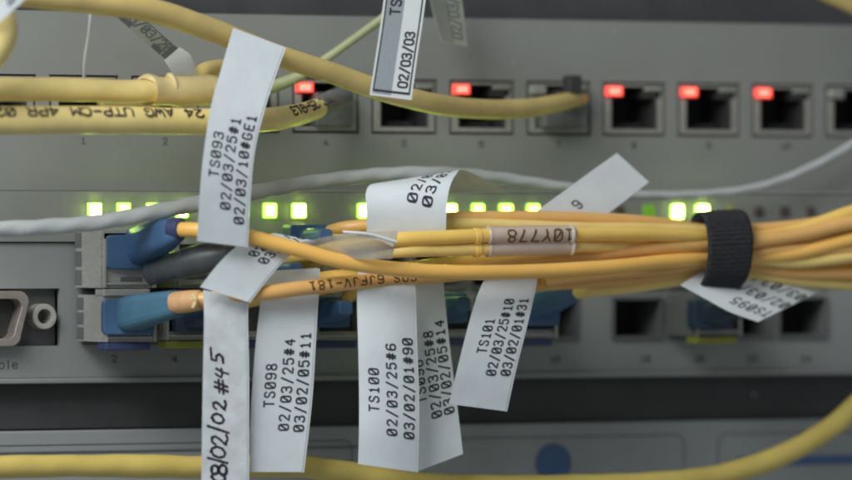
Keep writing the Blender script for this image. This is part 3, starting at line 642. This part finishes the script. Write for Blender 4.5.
# ------------------------------------------------------------------ labels
GL = 'paper flag labels on the cables'
def even(W, m=60):
    """resample a polyline at equal arc lengths"""
    cum = [0]
    for a, b in zip(W, W[1:]): cum.append(cum[-1] + (b - a).length)
    out = []; i = 0
    for k in range(m + 1):
        s = cum[-1] * k / m
        while i < len(cum) - 2 and cum[i + 1] < s: i += 1
        f = (s - cum[i]) / max(1e-9, cum[i + 1] - cum[i]); out.append(W[i].lerp(W[i + 1], min(max(f, 0), 1)))
    return out
def surface(left, right, n=10):
    L = even([P(*c) for c in catmull(left, n)]); R = even([P(*c) for c in catmull(right, n)])
    def S_(u, v): return sample(L, v).lerp(sample(R, v), u)
    return S_
def sheet(name, S_, mat, parent=None, nu=10, nv=44, t=0.14e-3, bow=0.0):
    def pos(u, v):
        p = S_(u, v)
        if bow: p = p - FWD * (bow * 1e-3 * 4 * u * (1 - u))
        return p
    def nrm(u, v):
        e = .01; a = pos(min(u + e, 1), v) - pos(max(u - e, 0), v); b = pos(u, min(v + e, 1)) - pos(u, max(v - e, 0))
        n = a.cross(b).normalized(); return n if n.dot(CAM - pos(u, v)) > 0 else -n
    ref = nrm(.5, .5) ; last = None
    V = []; F = []
    for layer in (0, 1):
        for j in range(nv + 1):
            for i in range(nu + 1):
                u, v = i / nu, j / nv
                p = pos(u, v); 
                V.append(p - (FWD * t if layer else FWD * 0))
    # back layer lies behind the front one along the view-independent sheet direction
    n1 = (nu + 1) * (nv + 1)
    V = [V[k] for k in range(n1)] + [V[k] + FWD * t for k in range(n1)]
    for j in range(nv):
        for i in range(nu):
            a = j * (nu + 1) + i
            F.append((a, a + 1, a + nu + 2, a + nu + 1)); F.append((n1 + a, n1 + a + nu + 1, n1 + a + nu + 2, n1 + a + 1))
    ring = [i for i in range(nu + 1)] + [(j) * (nu + 1) + nu for j in range(1, nv + 1)] + [nv * (nu + 1) + i for i in range(nu - 1, -1, -1)] + [j * (nu + 1) for j in range(nv - 1, 0, -1)]
    nr = len(ring); base = len(V)
    V += [V[a] for a in ring] + [V[n1 + a] for a in ring]
    for i in range(nr): F.append((base + i, base + nr + i, base + nr + (i + 1) % nr, base + (i + 1) % nr))
    o = mesh(name, V, F, mat, parent, smooth=False)
    me = o.data
    me.polygons.foreach_set('use_smooth', [True] * (2 * nu * nv) + [False] * len(ring))
    return o, pos, nrm
def text_map(pos, nrm, u0, v0, wl, ll, du, dv):
    """du, dv: label directions (as unit pixel vectors in u and v) of the reading direction; letters' up is that turned a quarter"""
    def mp(a, b, l):
        uu = u0 + (a * du[0] + b * du[1]) / wl; vv = v0 + (a * dv[0] + b * dv[1]) / ll
        uu = min(max(uu, 0), 1); vv = min(max(vv, 0), 1)
        p = pos(uu, vv); n = nrm(uu, vv)
        if n.dot(CAM - p) < 0: n = -n
        return p + n * (LIFT0 + l * LIFT1)
    return mp
UPWARD = ((0, -1), (-1, 0))     # reads bottom to top: a -> -v, b -> -u
def flag(label, left, right, lines, mat='paper', leaf=True, wl=60, ll=190, bow=0.0, ink='ink', group=GL, name='cable_label'):
    t = empty(name, label, 'label', group)
    S_ = surface(left, right)
    o, pos, nrm = sheet('front_leaf', S_, M[mat], t, bow=bow)
    if leaf:
        l2 = [(a + .5, b, c - .18) for a, b, c in left]; r2 = [(a + 2.0, b + .6, c - .18) for a, b, c in right]
        sheet('back_leaf', surface(l2, r2), M['paper_edge'], t, bow=bow)  # brighter paper than the front leaf: the light on the edge is in the colour
    items = []
    for ln in lines:
        (tx, u0, v0, ua, ub, adv, sw) = ln[:7]; font = ln[7] if len(ln) > 7 else G; jit = ln[8] if len(ln) > 8 else 0
        items.append((tx, text_map(pos, nrm, u0, v0, wl, ll, *UPWARD), ua, ub, adv, sw, font, jit))
    if items: lettering('printed_text', items, M[ink], t)
    return t, pos, nrm

# TS093
flag('tall white label reading TS093, bending up over two yellow cables at left',
     [(233, 28, 40), (222, 66, 44), (211, 106, 46.5), (204, 150, 47.5), (200, 190, 47.5), (197, 241, 46)],
     [(284, 47, 39), (272, 80, 43), (262, 112, 45.5), (253, 150, 46.5), (249, 190, 46.5), (246, 247, 45)],
     [('TS093', 0.345, .708, 1.36, 1.55, 8.9, 1.65), ('02/03/25#1', 0.625, .842, 1.36, 1.55, 9.0, 1.65), ('02/03/10#GE1', 0.915, .898, 1.36, 1.55, 9.0, 1.65)], wl=50, ll=213)
# folded label over the fibre
flag('small white label folded over the printed fibre, just above the handwritten label',
     [(274, 233, 38), (256, 238, 40), (236, 247, 42), (218, 264, 43), (200, 287, 43)],
     [(314, 240.5, 38), (300, 247, 40), (286, 257, 41), (268, 276, 42), (248, 302, 43)],
     [('02/03/25#3', 0.505, .52, 1.36, 1.55, 8.6, 1.65), ('03/02/05#8', 0.785, .56, 1.36, 1.55, 8.6, 1.65)], wl=50, ll=96)
# handwriting
t3, pos3, nrm3 = flag('matte label with felt-pen figures ending #45, running off the bottom edge',
     [(203, 290, 39), (204, 320, 40), (203, 370, 40), (202, 430, 40), (201, 520, 40)],
     [(247, 299, 40), (246, 320, 40.5), (247, 370, 40.5), (247, 430, 40.5), (247, 520, 40.5)], [], mat='rough_paper', wl=45, ll=226)
def hand_at(py, base=225.5): return text_map(pos3, nrm3, (base - 202) / 45, (py - 294) / 226, 45, 226, *UPWARD)
lettering('handwriting', [(ch, hand_at(py, bs), ua, ub, 12, sw * 1.2, HAND, 0.6) for (ch, py, ua, ub, sw, bs) in
    (('0', 483, 2.6, 2.3, 2.2, 226), ('8', 476, 2.6, 2.4, 2.4, 226), ('/', 464, 1.6, 2.5, 2.0, 225), ('0', 458, 2.9, 2.3, 2.1, 225), ('2', 446, 2.7, 2.5, 2.1, 226.5),
     ('/', 434, 1.9, 2.6, 2.0, 226), ('0', 425, 2.8, 2.1, 2.1, 224), ('2', 411, 2.6, 2.2, 2.1, 225), ('#', 394, 3.0, 2.1, 2.0, 227), ('4', 379, 2.9, 2.0, 2.0, 226), ('5', 364, 2.9, 2.0, 2.1, 223))], M['pen'], t3)
# TS098
flag('white label reading TS098 hanging from the printed fibre, ending over the mustard cable',
     [(266, 271, 36), (262, 290, 37), (256, 340, 38), (252, 390, 38), (250, 430, 38), (250, 472, 38)],
     [(318, 268, 36), (317, 290, 37), (314, 340, 38), (311, 390, 38), (307, 430, 38), (302, 472, 38)],
     [('TS098', 0.385, .68, 1.36, 1.55, 9.1, 1.65), ('02/03/25#4', 0.665, .795, 1.36, 1.55, 9.3, 1.65), ('03/02/05#11', 0.930, .80, 1.36, 1.55, 9.1, 1.65)], wl=56, ll=202)
# TS096 hangs behind TS100
flag('shaded white label reading TS096, partly hidden between labels TS100 and TS101',
     [(400, 280, 33), (403, 330, 33), (408, 380, 33), (412, 430, 33), (416, 472, 33)],
     [(443, 277, 33), (448, 330, 33), (454, 380, 33), (459, 420, 33), (463, 454, 33)],
     [('TS096', 0.355, .655, 1.36, 1.55, 8.8, 1.65), ('02/03/25#8', 0.645, .755, 1.36, 1.55, 8.9, 1.65), ('03/02/05#14', 0.915, .755, 1.36, 1.55, 8.9, 1.65)], wl=47, ll=184, leaf=False)
# TS100
flag('widest white label reading TS100 hanging in the middle, sixth hash number ending 90',
     [(358, 272, 40), (357, 300, 41), (358, 340, 42), (359, 390, 42), (359, 430, 42), (358, 464, 41)],
     [(412, 272, 40), (414, 300, 41), (415, 340, 42), (417, 390, 42), (417, 430, 42), (416, 472, 41)],
     [('TS100', 0.335, .715, 1.36, 1.55, 9.2, 1.65), ('02/03/25#6', 0.645, .828, 1.36, 1.55, 9.4, 1.65), ('03/02/01#90', 0.940, .835, 1.36, 1.55, 9.2, 1.65)], wl=58, ll=196, bow=0.8)
# TS101
flag('slanting white label reading TS101 hanging right of the middle',
     [(486, 276, 38), (477, 296, 40), (467, 330, 42), (457, 370, 42), (449, 404, 41)],
     [(536, 274, 37), (532, 296, 39), (524, 330, 41), (514, 370, 41), (505, 411, 40)],
     [('TS101', 0.430, .615, 1.08, 1.5, 7.0, 1.5), ('02/03/25#10', 0.685, .765, 1.08, 1.5, 6.9, 1.5), ('03/02/01#31', 0.940, .755, 1.08, 1.5, 6.9, 1.5)], wl=57, ll=132)
# curled label
flag('white label curling up and backwards above the fibres, under the grey-white cable',
     [(367, 246, 40), (366.5, 225, 41), (366, 205, 41), (366, 192, 39), (372, 184, 34), (392, 184, 25), (420, 194, 18)],
     [(446, 246, 41), (446, 225, 42), (447, 205, 42), (449, 190, 41), (455, 176, 38), (466, 170.5, 32), (508, 192, 24)],
     [], wl=82, ll=120, leaf=False)
_lab = [o for o in COL.objects if o.get('label', '').startswith('white label curling')][0]
Sx = surface([(367, 246, 40), (366.5, 225, 41), (366, 205, 41), (366, 192, 39), (372, 184, 34), (392, 184, 25), (420, 194, 18)],
             [(446, 246, 41), (446, 225, 42), (447, 205, 42), (449, 190, 41), (455, 176, 38), (466, 170.5, 32), (508, 192, 24)])
def nrm8(u, v):
    e = .01; a = Sx(min(u + e, 1), v) - Sx(max(u - e, 0), v); b = Sx(u, min(v + e, 1)) - Sx(u, max(v - e, 0))
    n = a.cross(b).normalized(); return n if n.y < 0 or n.z > 0.5 else -n
UPTILT = ((0.30, -0.95), (-0.95, -0.30))
def curl(u0, v0): return lambda a, b, l: Sx(u0 + (a * .22 - b) / 82, min(v0 + (a + b * .12) / 118, .97)) + nrm8(u0, v0) * (LIFT0 * 2 + l * LIFT1)
lettering('printed_text', [('02/03', curl(.615, .215), 1.3, 1.5, 8.6, 1.6, G, 0), ('03/02', curl(.80, .195), 1.3, 1.5, 8.6, 1.6, G, 0)], M['ink'], _lab)
# diagonal blank label
t9, pos9, nrm9 = flag('nearly blank white label sticking up diagonally from the bundle below the sockets',
     [(617, 153, 30), (590, 172, 31), (560, 194, 32), (525, 219, 32)], [(649, 182, 30), (622, 203, 31), (595, 223, 32), (565, 245, 32)], [], wl=42, ll=112, leaf=False)
lettering('printed_text', [('9', (lambda a, b, l: Vector(pos9(min(max(.53 - b / 42, 0), 1), min(max(.645 - a / 112, 0), 1))) + nrm9(.5, .6) * (LIFT0 + l * LIFT1)), 1.4, 1.5, 8.5, 1.5, G, 0)], M['ink'], t9)
# upside-down label under the strap
t10, pos10, nrm10 = flag('upside-down white label reading TS095 poking out below the strap',
     [(680, 285, 40), (704, 298, 41), (730, 312, 42), (758, 322, 42)], [(736, 250, 30), (768, 262, 31), (800, 276, 32), (826, 288, 32)], [], wl=68, ll=86, leaf=False)
def upside(u0, v0):
    def mp(a, b, l):
        u, v = min(max(u0 - b / 68, 0), 1), min(max(v0 - a / 86, 0), 1)
        return pos10(u, v) + nrm10(u, v) * (LIFT0 + l * LIFT1)
    return mp
lettering('printed_text', [('TS095', upside(.26, .97), 1.25, 1.4, 8.4, 1.45, G, 0), ('02/03/25#7', upside(.50, .98), 1.25, 1.4, 8.4, 1.45, G, 0), ('03/02/05#9', upside(.74, .98), 1.25, 1.4, 8.4, 1.45, G, 0)], M['ink'], t10)

# bordered label at the top
def bordered(label, left, right, split, m1, m2, lines, wl, ll, ink, border=True):
    t = empty('cable_label', label, 'label', GL)
    S_ = surface(left, right)
    o, pos, nrm = sheet('backing', S_, M[m2], t)
    def strip(nm, u0, u1, v0, v1, mat, lift):
        V = []; F = []; nn = 24; k = 4
        for j in range(nn + 1):
            for i in range(k + 1):
                u = u0 + (u1 - u0) * i / k; v = v0 + (v1 - v0) * j / nn
                V.append(pos(u, v) + nrm(u, v) * lift)
        for j in range(nn):
            for i in range(k):
                a = j * (k + 1) + i; F.append((a, a + 1, a + k + 2, a + k + 1))
        return V, F
    V, F = strip('grey_band', .06, split, 0, .985, M[m1], .03e-3); mesh('grey_band', V, F, M[m1], t)
    if border:
        AV = []; AF = []
        for (a, b, c, d, lf) in ((.05, .085, 0, .965, .045e-3), (.905, .94, 0, .965, .045e-3), (.05, .94, .957, .972, .05e-3)):
            V, F = strip('', a, b, c, d, None, lf); k = len(AV); AV += V; AF += [tuple(q + k for q in f) for f in F]
        mesh('printed_border', AV, AF, M['ink'], t)
    lettering('printed_text', [(tx, text_map(pos, nrm, u0, v0, wl, ll, *UPWARD), ua, ub, adv, sw, G, 0) for (tx, u0, v0, ua, ub, adv, sw) in lines], M[ink], t)
    return t, pos, nrm
G['0'] = [O]
bordered('black-bordered label with a grey half reading 02/03/03, hanging at top centre',
     [(390, -60, 52), (386, -20, 52), (381, 20, 52), (375, 60, 52), (369.5, 95, 52)], [(432, -60, 52), (428, -20, 52), (423, 20, 52), (417, 60, 52), (411.5, 100, 52)], .5, 'grey_paper', 'paper_edge',
     [('02/03/03', .845, .928, 1.25, 1.5, 7.15, 1.95), ('TS080', .42, .475, 1.5, 1.6, 9.0, 2.0)], 42, 159, 'ink')
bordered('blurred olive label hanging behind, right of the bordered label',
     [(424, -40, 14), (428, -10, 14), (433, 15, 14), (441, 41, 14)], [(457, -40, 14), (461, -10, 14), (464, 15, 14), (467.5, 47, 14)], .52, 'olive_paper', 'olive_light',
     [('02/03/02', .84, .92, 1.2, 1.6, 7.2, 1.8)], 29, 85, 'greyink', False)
G['0'] = [O, [(0.5, 1.0), (3.5, 5.0)]]
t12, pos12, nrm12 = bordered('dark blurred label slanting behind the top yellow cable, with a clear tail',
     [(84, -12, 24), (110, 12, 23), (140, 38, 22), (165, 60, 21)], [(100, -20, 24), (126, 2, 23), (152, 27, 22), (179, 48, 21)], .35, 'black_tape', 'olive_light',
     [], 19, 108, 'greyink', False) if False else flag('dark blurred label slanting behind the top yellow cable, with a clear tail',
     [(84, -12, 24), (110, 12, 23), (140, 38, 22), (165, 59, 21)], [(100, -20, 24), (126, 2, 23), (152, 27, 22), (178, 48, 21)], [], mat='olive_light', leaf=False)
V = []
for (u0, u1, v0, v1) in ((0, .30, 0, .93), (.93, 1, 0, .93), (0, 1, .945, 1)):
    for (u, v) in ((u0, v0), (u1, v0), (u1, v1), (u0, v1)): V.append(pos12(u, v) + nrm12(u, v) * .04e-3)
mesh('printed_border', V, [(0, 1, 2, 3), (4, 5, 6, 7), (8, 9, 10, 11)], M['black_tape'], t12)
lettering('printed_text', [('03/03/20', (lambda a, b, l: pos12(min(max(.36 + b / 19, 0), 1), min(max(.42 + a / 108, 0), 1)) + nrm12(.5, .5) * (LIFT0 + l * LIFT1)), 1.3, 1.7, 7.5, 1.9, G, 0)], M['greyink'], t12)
tail, _, _ = sheet('clear_tail', surface([(164, 60, 21), (172, 72, 22), (182, 84, 22)], [(179, 47, 21), (191, 56, 22), (198, 80, 22)]), M['clear'], t12)
# corner label
t13, pos13, nrm13 = flag('blue-white label tip crossing the upper left corner, reading E8',
     [(30, -32, 62), (12, -12, 62), (-6, 8, 62), (-12, 14, 62)], [(43, -20, 62), (26, -2, 62), (10, 13, 62), (-2, 24, 62)], [], wl=26, ll=62, leaf=False)
lettering('printed_text', [('E8', (lambda a, b, l: pos13(min(max(.16 + (a * .9 + b * .1) / 26, 0), 1), min(max(.60 + (a * .35 - b * .9) / 62, 0), 1)) + nrm13(.5, .5) * (LIFT0 + l * LIFT1)), 1.5, 1.5, 8, 1.9, G, 0)], M['ink'], t13)

# clear tape over the pair and the marked sleeve
tp = empty('clear_tape', 'clear glinting tape wrapped round the amber pair left of centre', 'tape')
sheet('tape_sheet', surface([(296, 243, 40), (330, 236, 47), (362, 232, 51), (398, 232, 51)], [(318, 256, 40), (345, 259, 46), (372, 259, 50), (392, 259, 50)], 8), M['clear'], tp)
sheet('tape_flap', surface([(352, 236, 51.5), (372, 232, 52), (398, 230.5, 52)], [(360, 238, 51.5), (378, 240, 52), (393, 247, 52)], 8), M['rim_glint'], tp)
tube('tape_glint', [(343, 231.5, 51), (362, 233.5, 52), (380, 237, 52), (397, 242, 52)], 1.2, M['paper_edge'], tp, sides=8, wob=.25)  # opaque white line drawn in for the glint along the tape
sl = empty('marker_sleeve', 'clear marker sleeve reading 10Y778 upside down over two amber fibres', 'cable marker')
_, ps = tube('upper_tube', [(487, 235.6, 44), (530, 234.6, 44), (572, 234.2, 43)], 8.7, M['sleeve'], sl)
tube('lower_tube', [(487, 248.4, 43), (530, 247.2, 43), (572, 246.3, 42)], 8.4, M['sleeve'], sl)
cable_text('printed_text', ps, [('10Y778', 0.955, 1.2, 2.1, 2.0, 12.6, 1.9)], M['faintink'], sl)
for (xx, ya, yb) in ((488, 235.6, 248.4), (571, 234.2, 246.3)):
    tube('rim_glint', [(xx - .8, ya, 44), (xx + .8, ya, 44)], 9.2, M['rim_glint'], sl); tube('rim_glint', [(xx - .8, yb, 43), (xx + .8, yb, 43)], 8.9, M['rim_glint'], sl)  # pale end rings put the sleeve's glossy highlights into colour
cl = empty('fibre_collar', 'amber collar holding the fibre pair left of the marked sleeve', 'collar')
tube('ring', [(474, 236.6, 44), (479, 236.4, 44)], 8.4, M['amber'], cl); tube('ring', [(474, 249, 43), (479, 248.8, 43)], 8.2, M['amber'], cl)
# smoky clear dust cap beside the upper left plug
dc = empty('dust_cap', 'smoky clear plastic cap below the upper left blue plug', 'dust cap')
tube('cap_body', [(150, 274, 20), (176, 266, 26), (208, 258, 31), (236, 252, 34)], [11, 14, 15, 12], M['capglass'], dc, sides=24)
